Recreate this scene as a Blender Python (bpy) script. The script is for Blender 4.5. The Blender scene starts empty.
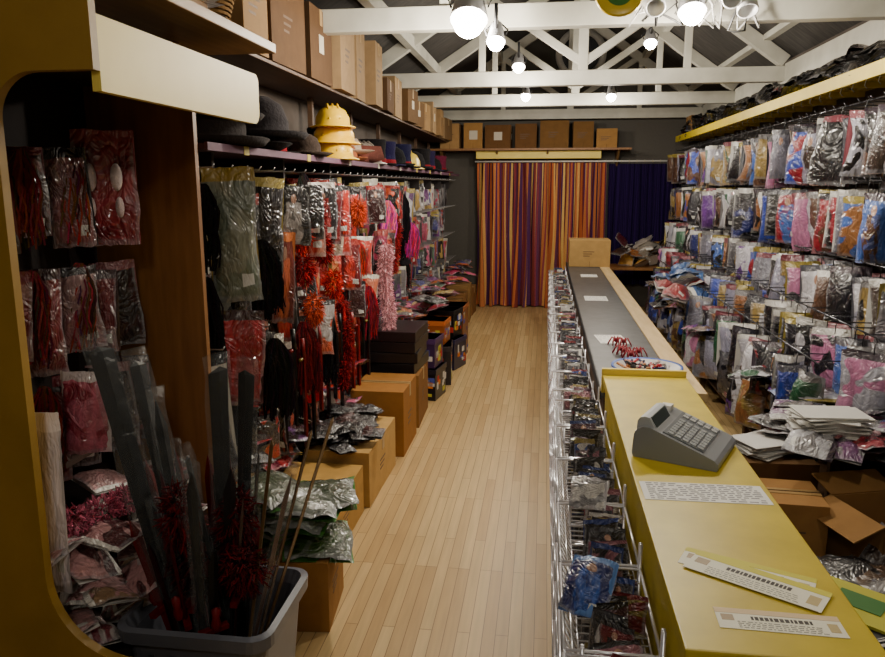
import bpy, math, random
from mathutils import Matrix, Vector, Euler
R=random.Random(7)
def lin(c): return tuple(pow(max(0,x/255.0),2.2) for x in c[:3])
# ---------------------------------------------------------------- materials
def newmat(name):
    m=bpy.data.materials.new(name); m.use_nodes=True
    nt=m.node_tree; b=nt.nodes['Principled BSDF']; return m,nt,b
def attrmat(name,rough=.7,bump=.0,bscale=40,metal=0,coat=0,var=.15,emis=0,spec=.5):
    m,nt,b=newmat(name)
    a=nt.nodes.new('ShaderNodeAttribute'); a.attribute_name='Col'
    tc=nt.nodes.new('ShaderNodeTexCoord')
    n=nt.nodes.new('ShaderNodeTexNoise'); n.inputs['Scale'].default_value=bscale; n.inputs['Detail'].default_value=4
    nt.links.new(tc.outputs['Object'],n.inputs['Vector'])
    mr=nt.nodes.new('ShaderNodeMapRange'); mr.inputs['To Min'].default_value=1-var; mr.inputs['To Max'].default_value=1+var
    nt.links.new(n.outputs['Fac'],mr.inputs['Value'])
    mx=nt.nodes.new('ShaderNodeVectorMath'); mx.operation='SCALE'
    nt.links.new(a.outputs['Color'],mx.inputs[0]); nt.links.new(mr.outputs[0],mx.inputs['Scale'])
    nt.links.new(mx.outputs[0],b.inputs['Base Color'])
    b.inputs['Roughness'].default_value=rough; b.inputs['Metallic'].default_value=metal
    b.inputs['Coat Weight'].default_value=coat; b.inputs['Coat Roughness'].default_value=.12
    b.inputs['Specular IOR Level'].default_value=spec
    if bump:
        bp=nt.nodes.new('ShaderNodeBump'); bp.inputs['Strength'].default_value=bump; bp.inputs['Distance'].default_value=.01
        nt.links.new(n.outputs['Fac'],bp.inputs['Height']); nt.links.new(bp.outputs[0],b.inputs['Normal'])
    if emis:
        nt.links.new(a.outputs['Color'],b.inputs['Emission Color']); b.inputs['Emission Strength'].default_value=emis
    return m
MATTE=attrmat('painted_matte',.75,.1,30)
CLOTH=attrmat('cloth',.95,.5,60,var=.25,spec=.2)
GLOSS=attrmat('smooth_plastic',.35,0,10,var=.05)
SATIN=attrmat('satin_plastic',.5,0,10,var=.05,spec=.3)
CARD=attrmat('cardboard',.85,.15,14,var=.2,spec=.2)
CHROME=attrmat('chrome_wire',.25,0,10,metal=.6,var=.05)
PAPER=attrmat('paper',.6,0,20,var=.04)
GLOW=attrmat('lamp_glow',.5,0,10,emis=90,var=0)
def packmat():
    """costume in a printed, crinkled polythene bag. Col=garment, Col2=second colour, Col3=header card, UV=bag, alpha=seed/style"""
    m,nt,b=newmat('bagged_costume_wrap'); N=nt.nodes; L=nt.links.new
    def attr(n):
        a=N.new('ShaderNodeAttribute'); a.attribute_name=n; return a
    def math_(op,a,bb=None,c=None):
        k=N.new('ShaderNodeMath'); k.operation=op
        for i,v in enumerate((a,bb,c)):
            if v is None: continue
            if isinstance(v,(int,float)): k.inputs[i].default_value=v
            else: L(v,k.inputs[i])
        return k.outputs[0]
    def mix(f,a,bb):
        k=N.new('ShaderNodeMix'); k.data_type='RGBA'
        if isinstance(f,(int,float)): k.inputs[0].default_value=f
        else: L(f,k.inputs[0])
        for i,v in((6,a),(7,bb)):
            if isinstance(v,tuple): k.inputs[i].default_value=(*v,1)
            else: L(v,k.inputs[i])
        return k.outputs[2]
    def step(x,lo,hi):
        k=N.new('ShaderNodeMapRange'); k.interpolation_type='SMOOTHSTEP'; L(x,k.inputs[0]); k.inputs[1].default_value=lo; k.inputs[2].default_value=hi; return k.outputs[0]
    A,B,C=attr('Col'),attr('Col2'),attr('Col3'); uv=N.new('ShaderNodeUVMap'); uv.uv_map='UV'
    sx=N.new('ShaderNodeSeparateXYZ'); L(uv.outputs[0],sx.inputs[0]); u,v=sx.outputs[0],sx.outputs[1]
    seed=A.outputs['Alpha']; style=B.outputs['Alpha']
    def noise(su,sv,det,dist=0,off=40,rough=.5):
        c=N.new('ShaderNodeCombineXYZ'); L(math_('MULTIPLY',u,su),c.inputs[0]); L(math_('MULTIPLY',v,sv),c.inputs[1]); L(math_('MULTIPLY',seed,off),c.inputs[2])
        n=N.new('ShaderNodeTexNoise'); n.inputs['Scale'].default_value=1; n.inputs['Detail'].default_value=det; n.inputs['Distortion'].default_value=dist; n.inputs['Roughness'].default_value=rough
        L(c.outputs[0],n.inputs['Vector']); return n.outputs['Fac']
    n1=noise(2.2,2.8,1,.4); n2=noise(7,2.0,2,.8,31); n3=noise(5,6,1,.2,53)
    blot=step(n1,.50,.54)
    garment=mix(blot,A.outputs['Color'],B.outputs['Color'])
    du=math_('ABSOLUTE',math_('SUBTRACT',u,.5))
    wob=math_('MULTIPLY',math_('SUBTRACT',n1,.5),.25)
    body=step(math_('ADD',math_('ADD',du,wob),math_('MULTIPLY',math_('ABSOLUTE',math_('SUBTRACT',v,.62)),.12)),.27,.23)
    body=math_('MULTIPLY',body,step(v,.27,.3))
    hd=math_('ADD',math_('POWER',math_('MULTIPLY',du,1.0),2),math_('POWER',math_('MULTIPLY',math_('SUBTRACT',v,.23),1.3),2))
    head=step(hd,.011,.008)
    card=mix(body,B.outputs['Color'],mix(math_('MULTIPLY',step(n3,.55,.6),.6),A.outputs['Color'],B.outputs['Color']))
    card=mix(head,card,(.42,.22,.14))
    col=mix(style,garment,card)
    fold_shade=N.new('ShaderNodeVectorMath'); fold_shade.operation='SCALE'; L(col,fold_shade.inputs[0])
    mr=N.new('ShaderNodeMapRange'); mr.inputs[1].default_value=.3; mr.inputs[2].default_value=.7; mr.inputs[3].default_value=.7; mr.inputs[4].default_value=1.2; L(n2,mr.inputs[0]); L(mr.outputs[0],fold_shade.inputs['Scale'])  # light and dark of cloth folds painted into the colour by stretched noise
    col=fold_shade.outputs[0]
    rim=math_('MAXIMUM',step(du,.42,.47),step(v,.93,.97))
    col=mix(math_('MULTIPLY',rim,.45),col,(.26,.26,.28))
    lab=math_('MULTIPLY',math_('MULTIPLY',step(u,.60,.61),step(u,.86,.85)),math_('MULTIPLY',step(v,.78,.785),step(v,.88,.875)))
    col=mix(math_('MULTIPLY',lab,step(seed,.6,.61)),col,(.55,.55,.52))
    col=mix(step(v,.105,.095),col,C.outputs['Color'])
    L(col,b.inputs['Base Color'])
    b.inputs['Roughness'].default_value=.42; b.inputs['Coat Weight'].default_value=1; b.inputs['Coat Roughness'].default_value=.13; b.inputs['Coat IOR'].default_value=1.65
    w1=noise(2.2,3.4,2,1.6,71,.5)
    rid=math_('ABSOLUTE',math_('SUBTRACT',w1,.5)); w2=math_('POWER',math_('ABSOLUTE',math_('SUBTRACT',noise(5,4,1,1.2,91),.5)),.8)
    h=math_('ADD',math_('MULTIPLY',rid,1.0),math_('MULTIPLY',w2,.2))
    bp=N.new('ShaderNodeBump'); bp.inputs['Strength'].default_value=.9; bp.inputs['Distance'].default_value=.07
    L(h,bp.inputs['Height']); L(bp.outputs[0],b.inputs['Coat Normal'])
    bp2=N.new('ShaderNodeBump'); bp2.inputs['Strength'].default_value=.45; bp2.inputs['Distance'].default_value=.04
    L(h,bp2.inputs['Height']); L(bp2.outputs[0],b.inputs['Normal'])
    return m
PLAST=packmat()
def clear(name):
    m,nt,b=newmat(name)
    b.inputs['Base Color'].default_value=(.35,.37,.37,1); b.inputs['Roughness'].default_value=.2
    b.inputs['Alpha'].default_value=.10; b.inputs['Coat Weight'].default_value=.3
    tc=nt.nodes.new('ShaderNodeTexCoord'); n=nt.nodes.new('ShaderNodeTexNoise'); n.inputs['Scale'].default_value=18
    nt.links.new(tc.outputs['Object'],n.inputs['Vector'])
    bp=nt.nodes.new('ShaderNodeBump'); bp.inputs['Strength'].default_value=.8; bp.inputs['Distance'].default_value=.03
    nt.links.new(n.outputs['Fac'],bp.inputs['Height']); nt.links.new(bp.outputs[0],b.inputs['Normal']); return m
CLEAR=clear('clear_plastic')
def noisemat(name,c1,c2,scale,rough,stretch=(1,1,1),bump=.1,coat=0):
    m,nt,b=newmat(name)
    tc=nt.nodes.new('ShaderNodeTexCoord'); mp=nt.nodes.new('ShaderNodeMapping'); mp.inputs['Scale'].default_value=stretch
    n=nt.nodes.new('ShaderNodeTexNoise'); n.inputs['Scale'].default_value=scale; n.inputs['Detail'].default_value=6
    cr=nt.nodes.new('ShaderNodeValToRGB'); cr.color_ramp.elements[0].position=.3; cr.color_ramp.elements[1].position=.72
    cr.color_ramp.elements[0].color=(*lin(c1),1); cr.color_ramp.elements[1].color=(*lin(c2),1)
    nt.links.new(tc.outputs['Object'],mp.inputs[0]); nt.links.new(mp.outputs[0],n.inputs['Vector'])
    nt.links.new(n.outputs['Fac'],cr.inputs[0]); nt.links.new(cr.outputs[0],b.inputs['Base Color'])
    b.inputs['Roughness'].default_value=rough; b.inputs['Coat Weight'].default_value=coat
    bp=nt.nodes.new('ShaderNodeBump'); bp.inputs['Strength'].default_value=bump; bp.inputs['Distance'].default_value=.01
    nt.links.new(n.outputs['Fac'],bp.inputs['Height']); nt.links.new(bp.outputs[0],b.inputs['Normal'])
    return m
YELLOW=noisemat('yellow_paint',(184,160,26),(206,182,40),7,.42,bump=.05)
SHELFYEL=noisemat('bright_yellow_paint',(206,180,30),(222,196,44),7,.5,bump=.05)
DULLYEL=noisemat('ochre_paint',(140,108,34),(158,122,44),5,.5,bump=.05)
CREAM=noisemat('cream_yellow_panel',(222,196,84),(232,208,98),4,.5,bump=.03)
BROWNW=noisemat('brown_wood',(118,76,34),(142,96,48),5,.5,(6,6,.6))
DKWOOD=noisemat('dark_shelf_wood',(66,46,30),(84,60,40),5,.6,(6,.6,6))
TANW=noisemat('tan_shelf_wood',(150,112,56),(176,136,76),5,.5,(6,.6,6))
BEIGEW=noisemat('beige_wood',(190,160,110),(210,182,135),6,.5,(4,.5,4))
DARKTOP=noisemat('dark_grey_laminate',(66,66,68),(84,84,86),14,.4,bump=.03)
WHITEP=noisemat('white_gloss_timber_paint',(172,170,158),(198,196,184),4,.6,bump=.1)
OFFW=noisemat('dark_wall_paint',(60,52,46),(84,74,66),3,.8,bump=.1)
ROOF=noisemat('dark_roof_board',(34,32,30),(62,58,54),5,.9,(1,6,1))
DARKW=noisemat('dark_pegboard',(26,20,20),(40,30,28),8,.8)
def floor_mat():
    m,nt,b=newmat('maple_strip_floor')
    tc=nt.nodes.new('ShaderNodeTexCoord'); mp=nt.nodes.new('ShaderNodeMapping'); mp.inputs['Rotation'].default_value=(0,0,math.pi/2)
    br=nt.nodes.new('ShaderNodeTexBrick'); br.offset=.37; br.offset_frequency=3
    br.inputs['Scale'].default_value=1; br.inputs['Brick Width'].default_value=.9; br.inputs['Row Height'].default_value=.058
    br.inputs['Mortar Size'].default_value=.0016; br.inputs['Color1'].default_value=(*lin((206,176,124)),1)
    br.inputs['Color2'].default_value=(*lin((184,150,100)),1); br.inputs['Mortar'].default_value=(*lin((116,86,52)),1)
    nt.links.new(tc.outputs['Object'],mp.inputs[0]); nt.links.new(mp.outputs[0],br.inputs['Vector'])
    m2=nt.nodes.new('ShaderNodeMapping'); m2.inputs['Scale'].default_value=(18,1.2,1)
    n=nt.nodes.new('ShaderNodeTexNoise'); n.inputs['Scale'].default_value=2.2; n.inputs['Detail'].default_value=6
    nt.links.new(tc.outputs['Object'],m2.inputs[0]); nt.links.new(m2.outputs[0],n.inputs['Vector'])
    mr=nt.nodes.new('ShaderNodeMapRange'); mr.inputs['To Min'].default_value=.72; mr.inputs['To Max'].default_value=1.2
    nt.links.new(n.outputs['Fac'],mr.inputs[0])
    s=nt.nodes.new('ShaderNodeVectorMath'); s.operation='SCALE'
    nt.links.new(br.outputs['Color'],s.inputs[0]); nt.links.new(mr.outputs[0],s.inputs['Scale']); nt.links.new(s.outputs[0],b.inputs['Base Color'])
    b.inputs['Roughness'].default_value=.38
    return m
FLOOR=floor_mat()
# ---------------------------------------------------------------- mesh builder
def T(x,y,z): return Matrix.Translation((x,y,z))
def RX(a): return Matrix.Rotation(a,4,'X')
def RY(a): return Matrix.Rotation(a,4,'Y')
def RZ(a): return Matrix.Rotation(a,4,'Z')
class MB:
    def __init__(s,name): s.n=name; s.v=[]; s.f=[]; s.c=[]; s.m=[]; s.ml=[]; s.sm=[]; s.ex={}
    def mi(s,mat):
        if mat not in s.ml: s.ml.append(mat)
        return s.ml.index(mat)
    def add(s,vs,fs,col,mat,M=None,smooth=False):
        o=len(s.v)
        if M is not None: vs=[M@Vector(p) for p in vs]
        s.v+= [tuple(p) for p in vs]; k=s.mi(mat)
        multi=isinstance(col,list)
        for i,f in enumerate(fs):
            s.f.append([o+j for j in f]); s.c.append(col[i] if multi else col); s.m.append(k); s.sm.append(smooth)
    def box(s,a,b,col=(128,128,128),mat=None,M=None):
        x0,y0,z0=a; x1,y1,z1=b
        vs=[(x0,y0,z0),(x1,y0,z0),(x1,y1,z0),(x0,y1,z0),(x0,y0,z1),(x1,y0,z1),(x1,y1,z1),(x0,y1,z1)]
        fs=[(0,3,2,1),(4,5,6,7),(0,1,5,4),(1,2,6,5),(2,3,7,6),(3,0,4,7)]
        s.add(vs,fs,col,mat or MATTE,M)
    def tube(s,pts,r,col,mat,n=5,smooth=True,cap=True):
        pts=[Vector(p) for p in pts]; rs=r if isinstance(r,list) else [r]*len(pts)
        vs=[];fs=[]
        for i,p in enumerate(pts):
            d=(pts[min(i+1,len(pts)-1)]-pts[max(i-1,0)]).normalized()
            up=Vector((0,0,1)) if abs(d.z)<.9 else Vector((1,0,0))
            a=d.cross(up).normalized(); b=d.cross(a)
            for k in range(n):
                t=2*math.pi*k/n; vs.append(p+(a*math.cos(t)+b*math.sin(t))*rs[i])
        for i in range(len(pts)-1):
            for k in range(n):
                fs.append((i*n+k,i*n+(k+1)%n,(i+1)*n+(k+1)%n,(i+1)*n+k))
        if cap: fs.append(tuple(range(n))[::-1]); fs.append(tuple((len(pts)-1)*n+k for k in range(n)))
        s.add(vs,fs,col,mat,None,smooth)
    def lathe(s,prof,col,mat,M,n=24,smooth=True,sx=1,sy=1):
        vs=[];fs=[];cs=[]
        for (r,z) in prof:
            for k in range(n):
                t=2*math.pi*k/n; vs.append((r*math.cos(t)*sx,r*math.sin(t)*sy,z))
        for i in range(len(prof)-1):
            for k in range(n):
                fs.append((i*n+k,i*n+(k+1)%n,(i+1)*n+(k+1)%n,(i+1)*n+k))
                cs.append(col[i] if isinstance(col,list) else col)
        s.add(vs,fs,cs,mat,M,smooth)
    def prism(s,poly,x0,x1,col,mat,M=None):
        n=len(poly); vs=[(x0,y,z) for y,z in poly]+[(x1,y,z) for y,z in poly]
        fs=[tuple(range(n))[::-1],tuple(range(n,2*n))]+[(i,(i+1)%n,n+(i+1)%n,n+i) for i in range(n)]
        s.add(vs,fs,col,mat,M)
    def pack(s,M,w,h,base,acc=None,hdr=(225,222,215),nu=6,nv=8,t=.025,style=0,waist=0,wave=.012,**kw):
        """bagged costume: local XY plane, hangs from origin toward -Y, front +Z"""
        acc=acc or base; vs=[];fs=[]
        ph=R.random()*6; ph2=R.random()*6
        for j in range(nv+1):
            for i in range(nu+1):
                a=i/nu; b=j/nv
                bul=math.sin(math.pi*a)**.6*math.sin(math.pi*min(1,b*.95+.02))**.6*t if 0<i<nu and 0<j<nv else 0
                z=bul+R.uniform(-.2,.2)*t+ wave*math.sin(a*5+ph+b*3)
                ww=w*(1+.06*math.sin(b*6+ph2)-waist*math.sin(math.pi*b))
                vs.append(((a-.5)*ww+R.uniform(-.003,.003),-b*h+R.uniform(-.005,.005),z))
        o0=len(s.f)
        for j in range(nv):
            for i in range(nu):
                o=j*(nu+1)+i; fs.append((o,o+nu+1,o+nu+2,o+1))
        o=len(vs)
        vs+=[(-w/2,0,-t*.4),(w/2,0,-t*.4),(w/2,-h,-t*.4),(-w/2,-h,-t*.4)]
        fs.append((o,o+1,o+2,o+3))
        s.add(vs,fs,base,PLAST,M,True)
        sd=R.random(); st=1.0 if style==1 else 0.0
        for j in range(nv):
            for i in range(nu):
                u0,u1,v0,v1=i/nu,(i+1)/nu,j/nv,(j+1)/nv
                s.ex[o0+j*nu+i]=(acc,hdr,sd,st,[(u0,v0),(u0,v1),(u1,v1),(u1,v0)])
        s.ex[o0+nu*nv]=(acc,hdr,sd,st,[(0,.05),(1,.05),(1,.1),(0,.1)])
    def fluff(s,c,r,n,col,L=.05,wd=.004,droop=.7):
        vs=[];fs=[];cs=[]
        for _ in range(n):
            d=Vector((R.gauss(0,1),R.gauss(0,1),R.gauss(0,1))).normalized()
            p=Vector(c)+Vector((d.x*r[0],d.y*r[1],d.z*r[2]))*R.random()**.3
            e=(d+Vector((R.gauss(0,.5),R.gauss(0,.5),R.gauss(0,.5)-droop))).normalized()*L*R.uniform(.6,1.3)
            sd=e.cross(Vector((R.gauss(0,1),R.gauss(0,1),R.gauss(0,1)))).normalized()*wd
            o=len(vs); vs+=[p-sd,p+sd,p+e+sd*.5,p+e-sd*.5]; fs.append((o,o+1,o+2,o+3))
            k=R.uniform(.55,1.2); cs.append(tuple(min(250,x*k) for x in col))
        s.add(vs,fs,cs,CLOTH)
    def strands(s,M,w,h,n,col,wd=.006):
        vs=[];fs=[];cs=[]
        for _ in range(n):
            a=R.uniform(-1,1); d=R.uniform(0,.05); L=h*R.uniform(.7,1.05); c=tuple(min(250,x*R.uniform(.5,1.3)) for x in col); ph=R.random()*6
            o=len(vs); K=6
            for k in range(K+1):
                q=k/K; x=a*w*.5*(.35+.65*min(1,q*3)**.5)+.008*math.sin(q*9+ph); y=-L*q+(.02*(1-a*a) if k==0 else 0); z=d*math.sin(min(1,q*2)*1.57)+.006*math.sin(q*7+ph)
                vs+=[(x-wd,y,z),(x+wd,y,z)]
            for k in range(K): fs.append((o+2*k,o+2*k+2,o+2*k+3,o+2*k+1)); cs.append(c)
        s.add(vs,fs,cs,CLOTH,M,True)
    def garment(s,M,w,h,col,col2=None,flare=1.2):
        nu,nv=18,10; vs=[];fs=[];cs=[]; ph=R.random()*6
        for j in range(nv+1):
            b=j/nv
            ww=(.25+.75*min(1,b/.12)) if b<.12 else (1-.3*math.sin(math.pi*min(1,(b-.12)/.5)) if b<.45 else .78+(flare-.78)*((b-.45)/.55))
            for i in range(nu+1):
                a=i/nu*2*math.pi; f=1+.12*b*math.sin(a*5+ph)
                vs.append((math.cos(a)*w/2*ww*f,-b*h+.01*math.sin(a*3),math.sin(a)*.05*(.5+b)*f))
        for j in range(nv):
            for i in range(nu):
                o=j*(nu+1)+i; fs.append((o,o+nu+1,o+nu+2,o+1)); c=col if (j<4 or not col2) else col2; cs.append(c)
        s.add(vs,fs,cs,CLOTH,M,True)
    def make(s,bevel=0,parent=None):
        me=bpy.data.meshes.new(s.n); me.from_pydata(s.v,[],s.f)
        for m in s.ml: me.materials.append(m)
        me.polygons.foreach_set('material_index',s.m); me.polygons.foreach_set('use_smooth',s.sm)
        has=bool(s.ex)
        at=me.color_attributes.new('Col','FLOAT_COLOR','CORNER')
        buf=[];b2=[];b3=[];uvb=[]
        for i,(f,c) in enumerate(zip(s.f,s.c)):
            l=lin(c); e=s.ex.get(i) if has else None
            a=e[2] if e else 1
            for k in range(len(f)): buf+= [l[0],l[1],l[2],a]
            if has:
                if e:
                    l2=lin(e[0]); l3=lin(e[1])
                    for k in range(4): b2+=[*l2,e[3]]; b3+=[*l3,1]; uvb+=e[4][k]
                else:
                    for k in range(len(f)): b2+=[0,0,0,0]; b3+=[0,0,0,1]; uvb+=[0,0]
        at.data.foreach_set('color',buf)
        if has:
            me.color_attributes.new('Col2','FLOAT_COLOR','CORNER').data.foreach_set('color',b2)
            me.color_attributes.new('Col3','FLOAT_COLOR','CORNER').data.foreach_set('color',b3)
            me.uv_layers.new(name='UV').data.foreach_set('uv',uvb)
        me.update()
        ob=bpy.data.objects.new(s.n,me); bpy.context.scene.collection.objects.link(ob)
        if bevel:
            md=ob.modifiers.new('bev','BEVEL'); md.width=bevel; md.segments=2; md.limit_method='ANGLE'
        if parent: ob.parent=parent
        return ob
def hang(x,y,z,face,tilt=0):
    return T(x,y,z)@RZ(math.radians(face+90))@RX(math.radians(90+tilt))@RZ(R.uniform(-.07,.07))
def lay(x,y,z,rot,tx=0,ty=0): return T(x,y,z)@RZ(rot)@RX(tx)@RY(ty)

XL,XR,YB,YF=-1.95,2.4,12.6,-1.6
# ---------------------------------------------------------------- shell
def simple(name,a,b,mat):
    m=MB(name); m.box(a,b,(128,128,128),mat); return m.make()
simple('floor',(XL-.1,YF-.1,-.1),(XR+.1,YB+.1,0),FLOOR)
simple('wall_left',(XL-.1,YF,0),(XL,YB,3.2),OFFW)
simple('wall_right',(XR,YF,0),(XR+.1,YB,3.25),OFFW)
simple('wall_front',(XL-.1,YF-.1,0),(XR+.1,YF,4.9),WHITEP)
CX=.35; AP=4.75
m=MB('wall_back'); m.add([(XL-.1,YB,0),(XR+.1,YB,0),(XR+.1,YB,3.2),(CX,YB,AP+.05),(XL-.1,YB,3.2),(XL-.1,YB+.1,0),(XR+.1,YB+.1,0),(XR+.1,YB+.1,3.2),(CX,YB+.1,AP+.05),(XL-.1,YB+.1,3.2)],
 [(0,1,2,3,4),(9,8,7,6,5),(0,5,6,1),(1,6,7,2),(2,7,8,3),(3,8,9,4),(4,9,5,0)],(80,76,70),MATTE); m.make()
m=MB('ceiling')
for (xa,xb) in ((XL-.1,CX),(XR+.1,CX)):
    m.add([(xa,YF,3.2),(xa,YB,3.2),(xb,YB,AP),(xb,YF,AP),(xa,YF,3.28),(xa,YB,3.28),(xb,YB,AP+.08),(xb,YF,AP+.08)],
     [(0,1,2,3),(4,5,6,7),(0,1,5,4),(2,3,7,6),(0,3,7,4),(1,2,6,5)],(0,0,0),ROOF)
m.make()
def beam(mb,p,q,w,h,mat=WHITEP):
    p=Vector(p);q=Vector(q);d=q-p; L=d.length; d.normalize()
    rot=d.to_track_quat('X','Z').to_matrix().to_4x4()
    mb.box((0,-w/2,-h/2),(L,w/2,h/2),(220,218,210),mat,T(*p)@rot)
for y in (1.6,5.24,8.2,10.2,12.2):
    m=MB('roof_truss')
    beam(m,(XL+.02,y,3.10),(XR-.02,y,3.10),.11,.15)
    beam(m,(XL+.05,y,3.22),(CX,y,AP-.1),.09,.13); beam(m,(XR-.05,y,3.22),(CX,y,AP-.1),.09,.13)
    beam(m,(CX,y,3.15),(CX,y,AP-.15),.1,.1)
    for sx in(-1,1):
        beam(m,(CX,y,3.25),(CX+sx*1.05,y,3.95),.08,.08)
        beam(m,(CX+sx*1.05,y,3.15),(CX+sx*1.05,y,3.95),.07,.07)
    m.make(.006)
m=MB('roof_purlins')
for sx in(-1,1):
    for fr,zz in((.5,3.98),(.82,3.5)):
        x=CX+sx*fr*2.2; beam(m,(x,YF+.05,zz-.02),(x,YB-.03,zz-.02),.08,.12)
m.make()
m=MB('window_1')
m.lathe([(.30,0),(.40,0),(.40,.06),(.30,.06),(.30,0)],(205,203,196),MATTE,T(.5,YB-.03,4.05)@RX(math.pi/2),32)
m.lathe([(.001,.01),(.30,.01)],(28,30,36),GLOSS,T(.5,YB-.03,4.05)@RX(math.pi/2),32)
for a in(0,math.pi/2): m.box((-.3,-.02,.01),(.3,.02,.05),(200,198,190),MATTE,T(.5,YB-.03,4.05)@RX(math.pi/2)@RZ(a))
m.make()
m=MB('trim_1'); m.box((XR-.06,.5,2.93),(XR-.002,YB-.02,3.2),(0,0,0),WHITEP); m.make(.01)

# ---------------------------------------------------------------- curtains, pelmet
def curtain(name,x0,x1,z0,z1,y,pal,wts,nfold,amp,colw=.012):
    m=MB(name); n=int((x1-x0)*1.5/colw); nz=18; vs=[];fs=[];cs=[]
    for i in range(n+1):
        t=i/n
        for j in range(nz+1):
            q=j/nz; ph=t*nfold*2*math.pi+1.2*math.sin(t*17)+.5*math.sin(q*3+t*9)
            x=x0+(x1-x0)*t
            A=amp*(.4+.6*(1-q))*(.7+.4*math.sin(t*23))
            yy=y+A*math.sin(ph)+.012*math.sin(ph*2.3+q)
            vs.append((x+.5*A*math.sin(ph*2)*(1-.5*q)+.015*math.sin(q*4+t*31)*(1-q),yy,z0+(z1-z0)*q+(.012*math.sin(ph) if j==0 else 0)))
    c=None;left=0;idx=0
    for i in range(n):
        if left<=0: c=pal[idx%len(pal)] if R.random()<.7 else R.choices(pal,wts)[0]; left=wts[idx%len(pal)]; idx+=1
        left-=1
        for j in range(nz):
            o=i*(nz+1)+j; fs.append((o,o+nz+1,o+nz+2,o+1)); cs.append(c)
    m.add(vs,fs,cs,CLOTH,None,True); return m
m=curtain('striped_curtain',-1.12,.96,.02,2.36,12.34,[(190,106,66),(110,50,54),(86,50,94),(222,180,104),(58,36,62),(186,112,68),(140,64,76),(214,158,92),(106,62,92),(128,60,54)],[4,2,3,3,2,4,2,3,2,3],12,.13,.009)
m.make()
m=curtain('indigo_curtain',1.0,2.36,.4,2.34,12.42,[(34,18,62),(26,14,50),(38,22,70)],[1,1,1],8,.035); m.make()
m=MB('curtain_rail'); m.tube([(-1.15,12.3,2.38),(2.3,12.3,2.38)],.014,(220,220,215),GLOSS,8)
for i in range(28): m.lathe([(.018,-.004),(.024,0),(.018,.004),(.014,0),(.018,-.004)],(200,190,160),GLOSS,T(-1.1+i*.12,12.3,2.38)@RY(math.pi/2),10)
m.make()
m=MB('curtain_pelmet'); m.box((-1.12,12.14,2.42),(.85,12.2,2.54),(0,0,0),CREAM); m.box((-1.12,12.2,2.50),(.85,12.55,2.53),(0,0,0),CREAM); m.make(.004)
m=MB('end_shelf'); m.box((-1.9,12.0,2.545),(1.3,12.55,2.575),(0,0,0),BROWNW)
for x in(-1.7,-.8,0,1.1): m.prism([(12.05,2.545),(12.55,2.545),(12.55,2.25),(12.5,2.25)],x,x+.03,(120,90,50),MATTE)
m.make()
# ---------------------------------------------------------------- cardboard boxes
def cbox(x,y,z,sx,sy,sz,rot=0,col=(150,112,68),op=False,lab=False,name='cardboard_box'):
    m=MB(name); M=T(x,y,z)@RZ(rot); hx,hy=sx/2,sy/2
    if not op:
        m.box((-hx,-hy,0),(hx,hy,sz),col,CARD,M)
        m.box((-hx-.002,-.03,sz-.10),(hx+.002,.03,sz+.003),(158,126,80),GLOSS,M)
        m.box((-hx,-.003,sz),(hx,.003,sz+.005),(70,50,30),CARD,M)
        m.box((-.002,-hy-.001,sz*.0),(.002,-hy,sz*.2),(80,56,32),CARD,M)
    else:
        t=.006
        m.box((-hx,-hy,0),(hx,hy,t),col,CARD,M)
        for a,b in(((-hx,-hy,0),(-hx+t,hy,sz)),((hx-t,-hy,0),(hx,hy,sz)),((-hx,-hy,0),(hx,-hy+t,sz)),((-hx,hy-t,0),(hx,hy,sz))): m.box(a,b,col,CARD,M)
        m.box((0,-hy,0),(sx*.45,hy,t),col,CARD,M@T(hx,0,sz)@RY(.6)); m.box((-sx*.45,-hy,0),(0,hy,t),col,CARD,M@T(-hx,0,sz)@RY(-.4))
        m.box((-hx,-sy*.45,0),(hx,0,t),col,CARD,M@T(0,-hy,sz)@RX(.9)); m.box((-hx,0,0),(hx,sy*.45,t),col,CARD,M@T(0,hy,sz)@RX(.3))
    if lab:
        m.box((-.06,-hy-.002,sz*.35),(.07,-hy,sz*.7),(190,180,160),PAPER,M); m.box((hx,-.06,sz*.4),(hx+.002,.05,sz*.65),(190,180,160),PAPER,M)
    else:
        for k in range(3): m.box((hx,-.09,sz*(.55-.08*k)),(hx+.001,.06-.03*k,sz*(.58-.08*k)),(90,66,44),PAPER,M); m.box((-.09,-hy-.001,sz*(.55-.08*k)),(.06-.03*k,-hy,sz*(.58-.08*k)),(90,66,44),PAPER,M)
    return m.make(.004)
x=-1.7
while x<1.05:
    w=R.uniform(.26,.5); h=R.uniform(.28,.42); cbox(x+w/2,12.25,2.578,w-.03,.4,h,R.uniform(-.06,.06),R.choice([(150,112,65),(110,80,46),(128,98,62),(100,70,42),(160,124,80)]),lab=R.random()<.3); x+=w+.03
# ---------------------------------------------------------------- left display wall
m=MB('pegboard_panel'); m.box((XL+.005,3.02,.3),(XL+.03,12.2,2.14),(0,0,0),DARKW)
m.make()
m=MB('left_display_shelf'); m.box((XL+.035,3.02,2.15),(-1.42,12.25,2.175),(70,46,60),MATTE)
m.box((-1.42,3.02,2.145),(-1.405,12.25,2.18),(96,66,84),MATTE)
for i in range(10): m.prism([(0,0),(0,-.2),(.02,-.2),(.03,0)],0,.4,(40,34,34),MATTE,T(XL+.03,3.3+i*.95,2.15))
for i in range(9): m.box((-1.405,3.4+i*.95,2.14),(-1.402,3.46+i*.95,2.18),R.choice([(190,186,170),(180,160,60)]),PAPER)
m.make(.003)
m=MB('upper_storage_shelf'); m.box((XL+.005,3.25,2.67),(-1.55,12.0,2.69),(0,0,0),DKWOOD)
for i in range(8): m.box((-1.86,3.4+i*1.2,2.2),(-1.82,3.44+i*1.2,2.67),(0,0,0),DKWOOD)
m.make(.003)
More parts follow.
